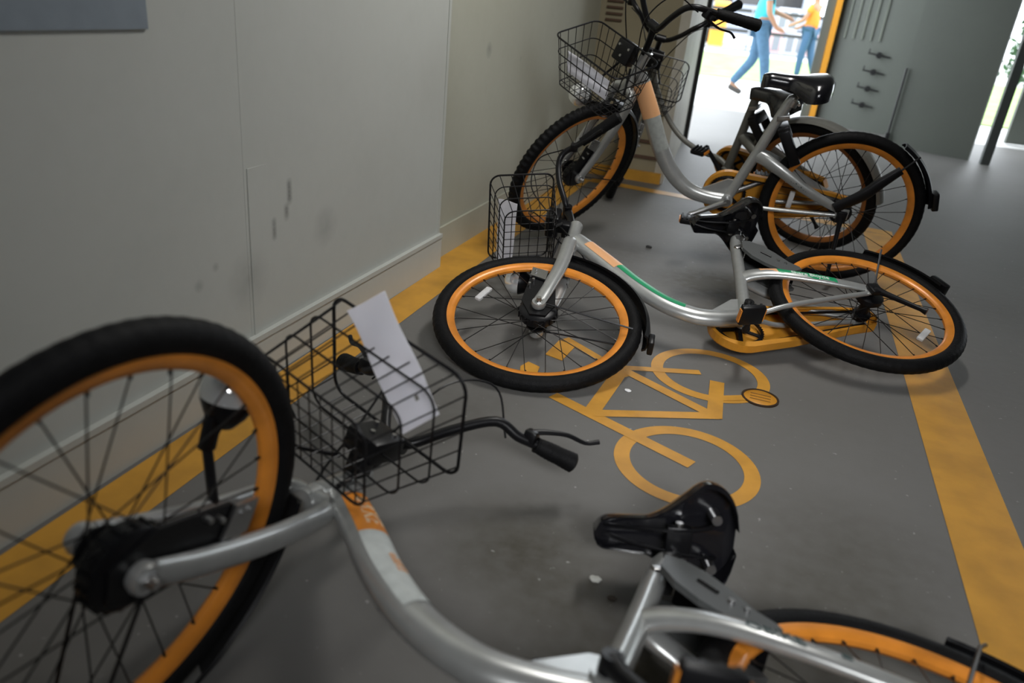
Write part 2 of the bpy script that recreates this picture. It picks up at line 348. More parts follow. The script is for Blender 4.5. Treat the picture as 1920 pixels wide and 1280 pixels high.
# ------------------------------------------------------------------ litter on the floor
LIT = [((-.142, 1.197), .010, (.6, .6, .55), 'pale crumpled scrap on the floor left of the near saddle post'), ((-.482, .956), .010, (.5, .5, .48), 'small pale chip on the floor left of the near down tube'),
       ((-.447, 1.014), .007, (.5, .5, .48), 'tiny pale chip touching the near down tube edge'), ((-.245, 2.023), .008, (.85, .85, .85), 'tiny white crumb inside the painted bicycle symbol'),
       ((-.446, 3.507), .012, (.03, .03, .03), 'small dark pebble on the floor beyond the middle bicycle frame'), ((-.10, 1.16), .008, (.05, .04, .03), 'dark scrap on the floor beside the near seat post')]
for (x, y), r, c, lab in LIT:
    bm = bmesh.new(); bmesh.ops.create_icosphere(bm, subdivisions=2, radius=r)
    for v in bm.verts: v.co = Vector((v.co.x * (1 + .5 * random.random()), v.co.y * .8 * (1 + .4 * random.random()), v.co.z * .5 * (.6 + .6 * random.random())))
    me = bpy.data.meshes.new('scrap'); bm.to_mesh(me); bm.free(); me.materials.append(mat('scrap_' + lab.split()[0] + str(len(lab)), c, .8))
    o = obj('scrap', me); o.location = (x, y, r * .3); tag(o, lab, 'litter')

# ------------------------------------------------------------------ bicycles
TILT = .382; HB = Vector((.962, 0, .391)); FW = Vector((math.cos(TILT), 0, math.sin(TILT))); UP = Vector((-math.sin(TILT), 0, math.cos(TILT)))
FL = .436; FE = .038
def fork_matrix(st):
    c, s = math.cos(st), math.sin(st); Y = Vector((0, 1, 0)); a = FW * c + Y * s; y = -FW * s + Y * c
    m = Matrix.Identity(4)
    for i in range(3): m[i][0] = a[i]; m[i][1] = y[i]; m[i][2] = UP[i]
    m.translation = HB; return m
CACHE = {}
def cached(key, fn):
    if key not in CACHE: CACHE[key] = fn()
    return CACHE[key]
def circ_prof(r0, r, n=14):
    return [(r0 + r * math.cos(2 * PI * k / n), r * math.sin(2 * PI * k / n)) for k in range(n + 1)]
def tire_mesh(knob, m):
    mb = MB(); n = 16; pr = circ_prof(.306, .0245, n)
    def mod(k, j):
        cc = math.cos(2 * PI * j / n)
        return knob * (1 if (k // 2) % 2 else -.3) * max(0, cc) ** .5 if cc > .05 else 0
    mb.lathe(pr, 300, 'y', mod=mod); return mb.mesh('tire', m)
def rim_mesh(m):
    mb = MB(); P = [(.291, -.0145), (.292, -.012), (.284, -.006), (.284, .006), (.292, .012), (.291, .0145), (.280, .0142), (.268, .011), (.262, .004), (.262, -.004), (.268, -.011), (.280, -.0142), (.291, -.0145)]
    mb.lathe(P, 120, 'y'); return mb.mesh('rim', m)
def hub_front():
    mb = MB()
    mb.lathe([(0, -.052), (.008, -.052), (.008, -.036), (.020, -.034), (.034, -.030), (.034, -.026), (.020, -.020), (.020, .0), (.056, .004), (.060, .010), (.060, .034), (.052, .040), (.030, .042), (.014, .046), (.008, .048), (.008, .055), (0, .055)], 40, 'y')
    for k in range(18):
        a = 2 * PI * k / 18; mb.box((.061 * math.cos(a), .022, .061 * math.sin(a)), (.004, .022, .006), Matrix.Rotation(-a, 3, 'Y'))
    return mb.mesh('hub', BLACK)
def hub_rear():
    mb = MB()
    mb.lathe([(0, -.06), (.008, -.06), (.008, -.05), (.028, -.046), (.03, -.040), (.032, -.030), (.018, -.024), (.018, .016), (.034, .020), (.034, .026), (.045, .030), (.045, .046), (.030, .050), (.008, .052), (.008, .065), (0, .065)], 36, 'y'); return mb.mesh('hub', BLACK)
def spoke_mesh(side, lead, rf):
    mb = MB(); a = lead * math.radians(62); y = .028 * side
    mb.tube([(rf * math.cos(a), y, rf * math.sin(a)), (.266, 0, 0)], .00145, 5); mb.tube([(.254, y * .048, 0), (.268, 0, 0)], .0026, 6)
    return mb.mesh('spoke', SPOKE)
def make_wheel(parent, M, front, knob, dull=False, rot=0, reflector=True, nspk=28):
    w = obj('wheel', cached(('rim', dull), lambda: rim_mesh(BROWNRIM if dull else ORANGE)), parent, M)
    obj('tire', cached(('tire', knob), lambda: tire_mesh(knob, RUBBER)), w)
    obj('hub', cached(('hub', front), hub_front if front else hub_rear), w)
    rf = .056 if front else .032
    for k in range(nspk):
        side = 1 if k % 2 else -1; lead = 1 if (k // 2) % 2 else -1
        rr = rf if side > 0 else .030
        obj('spoke', cached(('spoke', side, lead, rr), lambda: spoke_mesh(side, lead, rr)), w, Matrix.Rotation(rot + 2 * PI * k / nspk, 4, 'Y'))
    if reflector:
        obj('reflector', cached('wheel_reflector', lambda: MB().box((.205, .006, 0), (.022, .012, .075), bev=.004).mesh('reflector', REFLECT)), w, Matrix.Rotation(reflector, 4, 'Y'))
    return w
DT = [(.928, 0, .435), (.905, 0, .39), (.85, 0, .28), (.79, 0, .155), (.72, 0, .05), (.64, 0, -.015), (.56, 0, -.037), (.464, 0, -.040)]
DTr = [.024, .024, .0235, .0235, .024, .025, .026, .027]; DTn = [.033, .036, .037, .036, .034, .032, .031, .031]
def frame_mesh(m, slim=False):
    mb = MB()
    if slim: mb.tube([(.93, 0, .43), (.908, 0, .32), (.85, 0, .19), (.76, 0, .088), (.64, 0, .036), (.52, 0, .022), (.464, 0, -.01)], .013, 16, (0, 1, 0), rn=.015, smooth=6)
    else: mb.tube(DT, DTr, 24, (0, 1, 0), rn=DTn, smooth=6)
    hb = HB; ht = HB + UP * .145
    mb.tube([hb - UP * .004, hb + UP * .02, ht - UP * .02, ht], [.0255, .0225, .0225, .0255], 24)
    mb.tube([(.292, 0, .520 - .10), (.318, 0, .40), (.39, 0, .180), (.464, 0, -.035)], [.019, .0205, .021, .022], 24, (0, 1, 0), smooth=4)
    mb.tube([(.464, -.036, -.03), (.464, .036, -.03)], .024, 24)
    # gusset between down tube and seat tube
    if not slim: mb.prism([(.455, .055), (.478, .055), (.58, -.005), (.58, -.02), (.455, -.02)], -.006, .006, Matrix(((1, 0, 0), (0, 0, -1), (0, 1, 0))))
    for s in (1, -1):
        mb.tube([(.395, 0, .175), (.35, s * .022, .168), (.28, s * .045, .138), (.18, s * .060, .088), (.08, s * .064, .045), (.015, s * .064, .020)], [.017, .017, .015, .013, .012, .010], 20, (0, 1, 0), rn=[.027, .027, .024, .021, .019, .016], smooth=5)
        mb.tube([(.40, s * .02, -.035), (.30, s * .045, -.032), (.02, s * .062, -.006)], [.009] * 3, 12, smooth=4)
        mb.box((0, s * .066, .004), (.055, .007, .045), bev=.003)
    return mb.mesh('frame', m)
def axle_nut(mb, x, y, z): mb.tube([(x, y, z), (x, y + .012, z)], .0095, 6)
def arc_pts(c, r, a0, a1, n): return [Vector((c[0] + r * math.cos(a0 + (a1 - a0) * k / n), 0, c[1] + r * math.sin(a0 + (a1 - a0) * k / n))) for k in range(n + 1)]
def fender(c, r, a0, a1, m, w=.031):
    mb = MB(); P = arc_pts(c, r, math.radians(a0), math.radians(a1), 36); V = []
    prof = [(-w, -.012), (-w * .75, .0), (0, .006), (w * .75, .0), (w, -.012), (w * .8, -.014), (w * .6, -.004), (0, .002), (-w * .6, -.004), (-w * .8, -.014)]
    n = len(prof); cc = Vector((c[0], 0, c[1]))
    for p in P:
        d = (p - cc).normalized()
        for (y, q) in prof: V.append(p + d * q + Vector((0, y, 0)))
    F = [(i * n + j, i * n + (j + 1) % n, (i + 1) * n + (j + 1) % n, (i + 1) * n + j) for i in range(36) for j in range(n)]
    F += [tuple(range(n)), tuple(36 * n + j for j in range(n))]
    mb.add(V, F); return mb, P
def fork_mesh(m):
    mb = MB()
    mb.tube([(0, 0, .0), (0, 0, -.045)], [.024, .022], 20)
    for s in (1, -1):
        mb.tube([(0, s * .012, -.022), (0, s * .042, -.03), (0, s * .054, -.065), (.004, s * .056, -.2), (.022, s * .058, -.34), (FE, s * .058, -FL + .012)], [.019, .018, .017, .0155, .0135, .010], 16, (0, 1, 0), rn=[.022, .024, .024, .024, .022, .021], smooth=5)
        mb.tube([(FE, s * .048, -FL), (FE, s * .058, -FL), (FE, s * .067, -FL)], [.021, .024, .021], 18)
    return mb.mesh('fork', m)
BX, BC = .215, .150   # basket rim centre in the fork frame
def bpt(f, y, z):
    """basket point: f forward, z up in the untilted frame, from the rim centre"""
    ct, st = math.cos(TILT), math.sin(TILT)
    return Vector((BX + f * ct + z * st, y, BC - f * st + z * ct))
def rrect(f0, f1, y, z, r=.035, n=5):
    P = []
    for (cf, cy_, a) in ((f1 - r, y - r, 0), (f0 + r, y - r, 90), (f0 + r, -y + r, 180), (f1 - r, -y + r, 270)):
        for k in range(n + 1):
            w = math.radians(a + 90 * k / n); P.append(bpt(cf + r * math.cos(w), cy_ + r * math.sin(w), z))
    return P
def basket_mesh():
    mb = MB(); D = .195
    lv = lambda t: (-.118 + .03 * t, .118 - .022 * t, .178 - .035 * t, -D * t)
    for t, r in ((0, .0036), (.33, .0023), (.66, .0023), (1, .0026)):
        f0, f1, y, z = lv(t); mb.tube(rrect(f0, f1, y, z), r, 6, closed=True)
    f0, f1, y, z = lv(0); g0, g1, gy, gz = lv(1)
    for k in range(9):
        q = -1 + 2 * (k + .5) / 9
        mb.tube([bpt(f1, q * y * .95, z), bpt(g1, q * gy * .95, gz), bpt(g0, q * gy * .95, gz), bpt(f0, q * y * .95, z)], .0017, 5)
    for k in range(5):
        q = -1 + 2 * (k + .5) / 5; fa = (f0 + f1) / 2 + q * (f1 - f0) / 2 * .9; ga = (g0 + g1) / 2 + q * (g1 - g0) / 2 * .9
        mb.tube([bpt(fa, y, z), bpt(ga, gy, gz), bpt(ga, -gy, gz), bpt(fa, -y, z)], .0017, 5)
    return mb.mesh('basket', WIRE)
HBARS = {0: [(.05, 0, .245), (.062, .035, .252), (.10, .085, .315), (.115, .13, .375), (.10, .165, .40), (.045, .205, .412), (-.085, .315, .446)],
         1: [(.05, 0, .245), (.062, .035, .252), (.10, .085, .315), (.134, .15, .382), (.115, .20, .405), (.107, .235, .425), (.085, .32, .475)]}
def hbar_mesh(v):
    HB_ = HBARS[v]; mb = MB(); L = [Vector((a, -y, c)) for a, y, c in HB_[::-1]] + [Vector(p) for p in HB_[1:]]
    mb.tube(L, .0115, 14, smooth=5)
    mb.tube([(.012, 0, .13), (.03, 0, .20), (.048, 0, .245)], [.0135, .0135, .017], 16, smooth=3)
    mb.tube([(.05, -.024, .245), (.05, .024, .245)], .018, 16)
    mb.tube([(-.012, 0, .13), (-.006, .0, .16)], .012, 12)
    return mb.mesh('handlebar', BLACK)
def grip_mesh(v, s):
    mb = MB(); p, q = [Vector((x[0], s * x[1], x[2])) for x in HBARS[v][-2:]]; a = p.lerp(q, .04); b = p.lerp(q, 1.03); N = 22
    P = [a.lerp(b, k / N) for k in range(N + 1)]
    R = [.0165 + .0035 * math.sin(PI * k / N) + .006 * max(0, (k - 13) / 9) + (.0008 if k % 2 else 0) for k in range(N + 1)]; R[0] = .018; R[-1] = .017
    mb.tube(P, R, 18); return mb.mesh('grip', RUBBER)
def lever_mesh(v, s):
    mb = MB(); h = [Vector((x[0], s * x[1], x[2])) for x in HBARS[v]]; c = h[-3].lerp(h[-2], .7); d = (h[-1] - h[-2]).normalized(); o = Vector((.25, 0, -.97)) if v == 0 else Vector((.75, 0, .3)).normalized()
    mb.box(c + o * .012, (.03, .03, .032), bev=.006)
    mb.tube([c + o * .022, c + o * .036 + d * .03, c + o * .050 + d * .075, c + o * .052 + d * .12, c + o * .068 + d * .150], [.008, .007, .006, .0055, .006], 10, rn=[.005, .005, .004, .004, .005], smooth=4)
    return mb.mesh('brake_lever', BLACK)
def cable_mesh(s):
    mb = MB(); mb.tube([(.105, s * .18, .39), (.20, s * .12, .40), (.20, s * .06, .28), (.10, s * .035, .14), (.03, s * .03, .05), (-.02, s * .02, .0)], .0026, 6, smooth=7)
    return mb.mesh('brake_cable', BLACK)
def bracket_mesh():
    mb = MB(); R_ = Matrix.Rotation(-TILT, 3, 'Y')
    mb.box((.088, 0, .150), (.05, .085, .085), bev=.008); mb.box((.045, 0, .13), (.05, .04, .04), bev=.006)
    mb.tube([bpt(-.085, -.07, -.19), (.05, -.03, .10)], .005, 8); mb.tube([bpt(-.085, .07, -.19), (.05, .03, .10)], .005, 8)
    for (y, c) in ((-.025, .17), (.025, .17), (0, .135)): mb.tube([(.112, y, c), (.118, y, c)], .005, 8, mi=1)
    return mb.mesh('bracket', [BLACK, STEEL])
LC = Vector((.150, -.080, -.150))
def lamp_mesh():
    mb = MB(); mb.lathe([(0, -.042), (.014, -.040), (.027, -.024), (.036, -.004), (.037, .004), (.035, .006), (0, .006)], 28, 'x', LC)
    mb.box(LC + Vector((-.045, 0, -.02)), (.05, .016, .02), bev=.003); mb.tube([LC + Vector((-.03, 0, -.005)), LC + Vector((-.065, .0, -.02)), (.01, -.058, -.16)], .007, 8)
    return mb.mesh('headlamp', BLACK)
def lens_mesh():
    mb = MB(); mb.lathe([(.037, .0), (.038, .011), (.035, .024), (.025, .037), (.011, .044), (0, .045)], 28, 'x', LC)
    for k in range(5): mb.tube([LC + Vector((.034, -.02 + .01 * k, -.018)), LC + Vector((.038, -.02 + .01 * k, .018))], .0016, 5)
    return mb.mesh('lens', GLASS)
def brake_mesh():
    mb = MB(); mb.prism([(FE - .050, -FL + .02), (FE - .030, -FL + .150), (FE + .010, -FL + .175), (FE + .055, -FL + .150), (FE + .058, -FL + .02), (FE + .02, -FL - .045), (FE - .03, -FL - .040)], .040, .047, Matrix(((1, 0, 0), (0, 0, 1), (0, 1, 0))))
    mb.prism([(FE + .002, -FL + .135), (FE + .055, -FL + .150), (FE + .055, -FL + .195), (FE + .002, -FL + .185)], .050, .056, Matrix(((1, 0, 0), (0, 0, 1), (0, 1, 0))), 1)
    for q in ((.040, .165), (.042, .18), (.048, .10), (.04, .125)): mb.tube([(FE + q[0], .046, -FL + q[1]), (FE + q[0], .060, -FL + q[1])], .0045, 8, mi=1)
    mb.tube([(FE, .060, -FL), (FE, .070, -FL)], .013, 6, mi=1); mb.tube([(FE, .068, -FL), (FE, .082, -FL)], [.009, .007], 10, mi=1)
    return mb.mesh('brake_arm', [BLACK, STEEL])
def saddle_mesh():
    mb = MB(); st = []; N = 40; K = 22; WM = .122
    for i in range(N + 1):
        t = i / N; x = .166 + t * .276   # rear to nose
        if t < .26: w = WM * max(.14, math.sqrt(max(0, 1 - ((.26 - t) / .265) ** 2.2)))
        elif t < .66: q = (t - .26) / .40; w = WM + (.037 - WM) * (.5 - .5 * math.cos(PI * q)) ** .85
        else: w = .037 - .006 * (t - .66) / .34
        if t > .90: w *= math.sqrt(max(.05, 1 - ((t - .90) / .103) ** 2))
        top = .512 + .024 * (1 - t) ** 1.3 - .010 * math.sin(PI * t) - (.014 * ((t - .85) / .15) ** 2 if t > .85 else 0)
        if t < .12: top -= .030 * ((.12 - t) / .12) ** 2
        st.append((x, w, top))
    V = []
    for x, w, top in st:
        dp = .050 + .032 * min(1, max(0, (w - .04) / .06))
        for k in range(K + 1):
            a = (-1 + 2 * k / K) * PI / 2
            V.append((x, w * math.copysign(abs(math.sin(a)) ** .75, math.sin(a)), top - dp * (1 - math.cos(a) ** .8 if math.cos(a) > 1e-6 else 1)))
        for (fy, dz) in ((.90, -.96), (.80, -.50), (-.80, -.50), (-.90, -.96)):
            V.append((x, w * fy, top + dz * dp))
    n = K + 5; F = [(i * n + j, i * n + (j + 1) % n, (i + 1) * n + (j + 1) % n, (i + 1) * n + j) for i in range(N) for j in range(n)]
    F += [tuple(range(n)), tuple(N * n + j for j in range(n))]
    mb.add(V, F); return mb.mesh('saddle', GLOSS)
def rails_mesh():
    mb = MB()
    for s in (1, -1): mb.tube([(.20, s * .045, .485), (.225, s * .03, .450), (.30, s * .021, .446), (.37, s * .015, .460), (.425, s * .008, .485)], .004, 8, smooth=4)
    mb.box((.282, 0, .452), (.05, .058, .02), bev=.004)
    for s in (1, -1):
        mb.tube([(.282, s * .026, .452), (.282, s * .036, .452)], .008, 10, mi=1); mb.lathe([(0, -.03), (.010, -.03), (.011, .012), (0, .014)], 12, 'z', (.215, s * .05, .470), mi=1)
    return mb.mesh('saddle_rail', [BLACK, STEEL])
def crank_mesh(side, ang, m):
    mb = MB(); d = Vector((math.cos(ang), 0, math.sin(ang))); b = Vector((.464, side * .050, -.03))
    mb.tube([b, b + d * .03, b + d * .14 + Vector((0, side * .016, 0)), b + d * .162 + Vector((0, side * .017, 0))], [.015, .012, .009, .013], 12, (0, 1, 0), rn=[.016, .014, .011, .013])
    mb.tube([b - Vector((0, side * .02, 0)), b + Vector((0, side * .012, 0))], .016, 14)
    return mb.mesh('crank', m)
def pedal_mesh(side, ang):
    mb = MB(); d = Vector((math.cos(ang), 0, math.sin(ang))); c = Vector((.464, side * .125, -.03)) + d * .162
    mb.box(c, (.078, .066, .022), bev=.006); mb.tube([c - Vector((0, side * .062, 0)), c], .008, 8)
    for k in range(4): mb.box(c + Vector((-.03 + .02 * k, 0, .014)), (.007, .058, .006), mi=0)
    for s in (-1, 1): mb.box(c + Vector((s * .040, 0, 0)), (.004, .045, .014), mi=1)
    return mb.mesh('pedal', [BLACK, ORANGE])
def ring_prof(mb, c, r0, r1, y0, y1, seg=40): mb.lathe([(r0, y0), (r1, y0), (r1, y1), (r0, y1), (r0, y0)], seg, 'y', c)
def chainwheel_mesh():
    mb = MB(); c = (.464, 0, -.03)
    mb.lathe([(.070, -.052), (.078, -.054), (.082, -.056), (.078, -.058), (.070, -.060), (.070, -.052)], 88, 'y', c, mod=lambda k, j: (.003 if k % 2 else -.002) if j in (1, 2, 3) else 0)
    for k in range(5):
        a = 2 * PI * k / 5; mb.box((.464 + .043 * math.cos(a), -.056, -.03 + .043 * math.sin(a)), (.065, .004, .014), Matrix.Rotation(-a, 3, 'Y'))
    for s in (1, -1): mb.tube([(.455, -.056, -.03 + s * .079), (0, -.05, s * .034)], .004, 6, (0, 1, 0), rn=.005)
    return mb.mesh('chainwheel', BLACK)
def guard_mesh(m):
    mb = MB(); P = []; c = Vector((.464, 0, -.03)); r = .105
    for k in range(23):
        a = math.radians(100 - 200 * k / 22); P.append((c.x + r * math.cos(a), c.z + r * math.sin(a)))
    P += [(.30, -.115), (.05, -.062), (-.035, -.05), (-.06, -.01), (-.045, .035), (.05, .05), (.30, .068)]
    n = len(P); y0, y1 = -.075, -.040; V = []; cen = Vector((.22, -.02))
    inn = [(p[0] + (c.x - p[0]) * .05 if p[0] > .3 else p[0] + .0, p[1]) for p in P]
    # outer plate, rounded edge band and inner lip: open towards the frame
    rings = [([(p[0] * .985 + c.x * .015 if p[0] > .3 else p[0], p[1] * .93 - .0015) for p in P], y0), (P, y0 + .006), (P, y1), ([(p[0] + (c.x - p[0]) * .10 if p[0] > .3 else p[0], p[1] * .8 - .004) for p in P], y1)]
    for R_, y in rings: V += [(p[0], y, p[1]) for p in R_]
    F = [tuple(range(n))] + [(q * n + i, q * n + (i + 1) % n, (q + 1) * n + (i + 1) % n, (q + 1) * n + i) for q in range(3) for i in range(n)]
    mb.add(V, F, False); return mb.mesh('chain_guard', m)
def lock_mesh(m, kind):
    mb = MB(); Mx = Matrix(((1, 0, 0), (0, 0, 1), (0, 1, 0)))
    if kind == 'plate':
        out = [(.345, .300), (.330, .345), (.300, .340), (.262, .305), (.235, .262), (.208, .205), (.182, .175), (.178, .160), (.215, .150), (.262, .165), (.300, .205), (.330, .250)]
        for s in (1, -1): mb.prism(out, s * .042 - .006, s * .042 + .006, Mx, 0)
        P = [(p[0], p[1]) for p in out[2:7]]
        for i in range(4):
            a, b = P[i], P[i + 1]; mb.add([(a[0], -.042, a[1]), (a[0], .042, a[1]), (b[0], .042, b[1]), (b[0], -.042, b[1])], [(0, 1, 2, 3)], True, 1)
        mb.tube([(.288, .049, .268), (.262, .049, .236)], .004, 8, mi=1); mb.tube([(.245, .046, .215), (.245, .053, .215)], .006, 10, mi=2); mb.tube([(.225, .046, .196), (.225, .053, .196)], .005, 10, mi=2)
    else:
        for s in (1, -1): mb.box((.272, s * .042, .235), (.045, .022, .155), Matrix.Rotation(math.radians(32), 3, 'Y'), mi=1, bev=.008)
        mb.box((.305, 0, .292), (.05, .09, .05), Matrix.Rotation(math.radians(32), 3, 'Y'), mi=1, bev=.008)
    mb.box((.325, 0, .345), (.05, .05, .02), Matrix.Rotation(math.radians(15), 3, 'Y'), mi=2, bev=.003)
    return mb.mesh('wheel_lock', [m, BLACK, STEEL])
def kick_mesh(down):
    mb = MB(); a = Vector((.0, .078, -.005)); d = Vector((-.02, .30, -.95) if down else (-.61, .05, -.79)).normalized()
    L = .25 if down else .155
    mb.tube([a, a + d * .04, a + d * L, a + d * (L + .02)], [.015, .010, .008, .013], 10); mb.box(a, (.04, .018, .05), bev=.004)
    return mb.mesh('kickstand', BLACK)
def rfender(armthick, m):
    mb, P = fender((0, 0), .349, 118, 168, m)
    if armthick: mb.tube([(.04, .082, .03), (-.05, .080, .10), (-.10, .074, .155), (-.165, .066, .222)], [.010, .012, .012, .009], 12, (0, 1, 0), rn=[.022, .026, .024, .018], smooth=4); mb.tube([(-.16, .066, .215), (-.225, .036, .275)], .004, 8)
    else: mb.tube([(-.01, .072, .01), (-.16, .06, .22), (-.215, .036, .285)], .0035, 8)
    mb.box((-.350, 0, .098), (.026, .056, .075), Matrix.Rotation(.25, 3, 'Y'), bev=.006)
    return mb.mesh('fender', m)
def ffender(m):
    mb, P = fender((FE, -FL), .352, 92, 186, m, .034)
    mb.tube([(FE, .058, -FL + .01), (FE - .30, .036, -FL - .02)], .0028, 6); mb.tube([(FE, -.058, -FL + .01), (FE - .30, -.036, -FL - .02)], .0028, 6)
    mb.box((FE - .362, 0, -FL - .035), (.018, .05, .05), bev=.005)
    return mb.mesh('fender', m)
def sticker_mesh(t0, t1, a0, a1, m, off=.0012):
    """patch hugging the down tube; t along spline 0..7, angle from the left side (0) to the top (90)"""
    P, R, RN = spline([Vector(p) for p in DT], DTr, DTn, 24, False); i0, i1 = int(t0 * 24), int(t1 * 24); V = []; K = 10
    for i in range(i0, i1 + 1):
        t = (P[min(i + 1, len(P) - 1)] - P[max(i - 1, 0)]).normalized(); N1 = Vector((0, 1, 0)); N2 = t.cross(N1)
        if N2.x < 0: N2 = -N2
        for k in range(K + 1):
            w = math.radians(a0 + (a1 - a0) * k / K)
            V.append(P[i] + N1 * math.cos(w) * (R[i] + off) - N2 * math.sin(w) * (RN[i] + off))
    n = K + 1; mb = MB(); mb.add(V, [(i * n + k, i * n + k + 1, (i + 1) * n + k + 1, (i + 1) * n + k) for i in range(i1 - i0) for k in range(K)]); return mb.mesh('sticker', m)
def letter_on_down(txt, size, tc, ang, m):
    me = text_mesh(txt, size, m); P, R, RN = spline([Vector(p) for p in DT], DTr, DTn, 24, False)
    L = [0]
    for i in range(1, len(P)): L.append(L[-1] + (P[i] - P[i - 1]).length)
    Lc = L[int(tc * 24)]
    for v in me.vertices:
        q = Lc + v.co.x; i = max(1, min(len(P) - 2, next((j for j in range(len(L)) if L[j] >= q), len(P) - 2)))
        u = (q - L[i - 1]) / (L[i] - L[i - 1]); p = P[i - 1].lerp(P[i], u); t = (P[i] - P[i - 1]).normalized(); N1 = Vector((0, 1, 0)); N2 = t.cross(N1)
        if N2.x < 0: N2 = -N2
        w = math.radians(ang) + v.co.y / .031
        v.co = p + N1 * math.cos(w) * (R[i] + .0022 + v.co.z) - N2 * math.sin(w) * (RN[i] + .0022 + v.co.z)
    return me
SP = [(.395, 0, .175, .017, .027), (.35, .022, .168, .017, .027), (.28, .045, .138, .015, .024), (.18, .060, .088, .013, .021), (.08, .064, .045, .012, .019), (.015, .064, .020, .010, .016)]
def stay_at(x):
    for p, q in zip(SP, SP[1:]):
        if x >= q[0]:
            u = min(1, max(0, (p[0] - x) / (p[0] - q[0]))); return [p[i] * (1 - u) + q[i] * u for i in range(5)]
    return SP[-1]
def stay_text(txt, size, x, dz, m):
    me = text_mesh(txt, size, m)
    for v in me.vertices:
        u, vv, ww = v.co; _, y, z, ry, rz = stay_at(x - u); h = max(-.95, min(.95, (vv + dz) / rz))
        v.co = (x - u, y + ry * math.sqrt(1 - h * h) + .0022 + ww, z + vv + dz)
    return me
def stay_patch(x0, x1, h, m):
    mb = MB(); V = []; N = 14; K = 10
    for i in range(N + 1):
        x = x0 + (x1 - x0) * i / N; _, y, z, ry, rz = stay_at(x)
        for k in range(K + 1):
            q = (-1 + 2 * k / K) * h; V.append((x, y + ry * math.sqrt(max(0, 1 - q * q)) + .0016, z + q * rz))
    n = K + 1; mb.add(V, [(i * n + k, i * n + k + 1, (i + 1) * n + k + 1, (i + 1) * n + k) for i in range(N) for k in range(K)]); return mb.mesh('sticker', m)

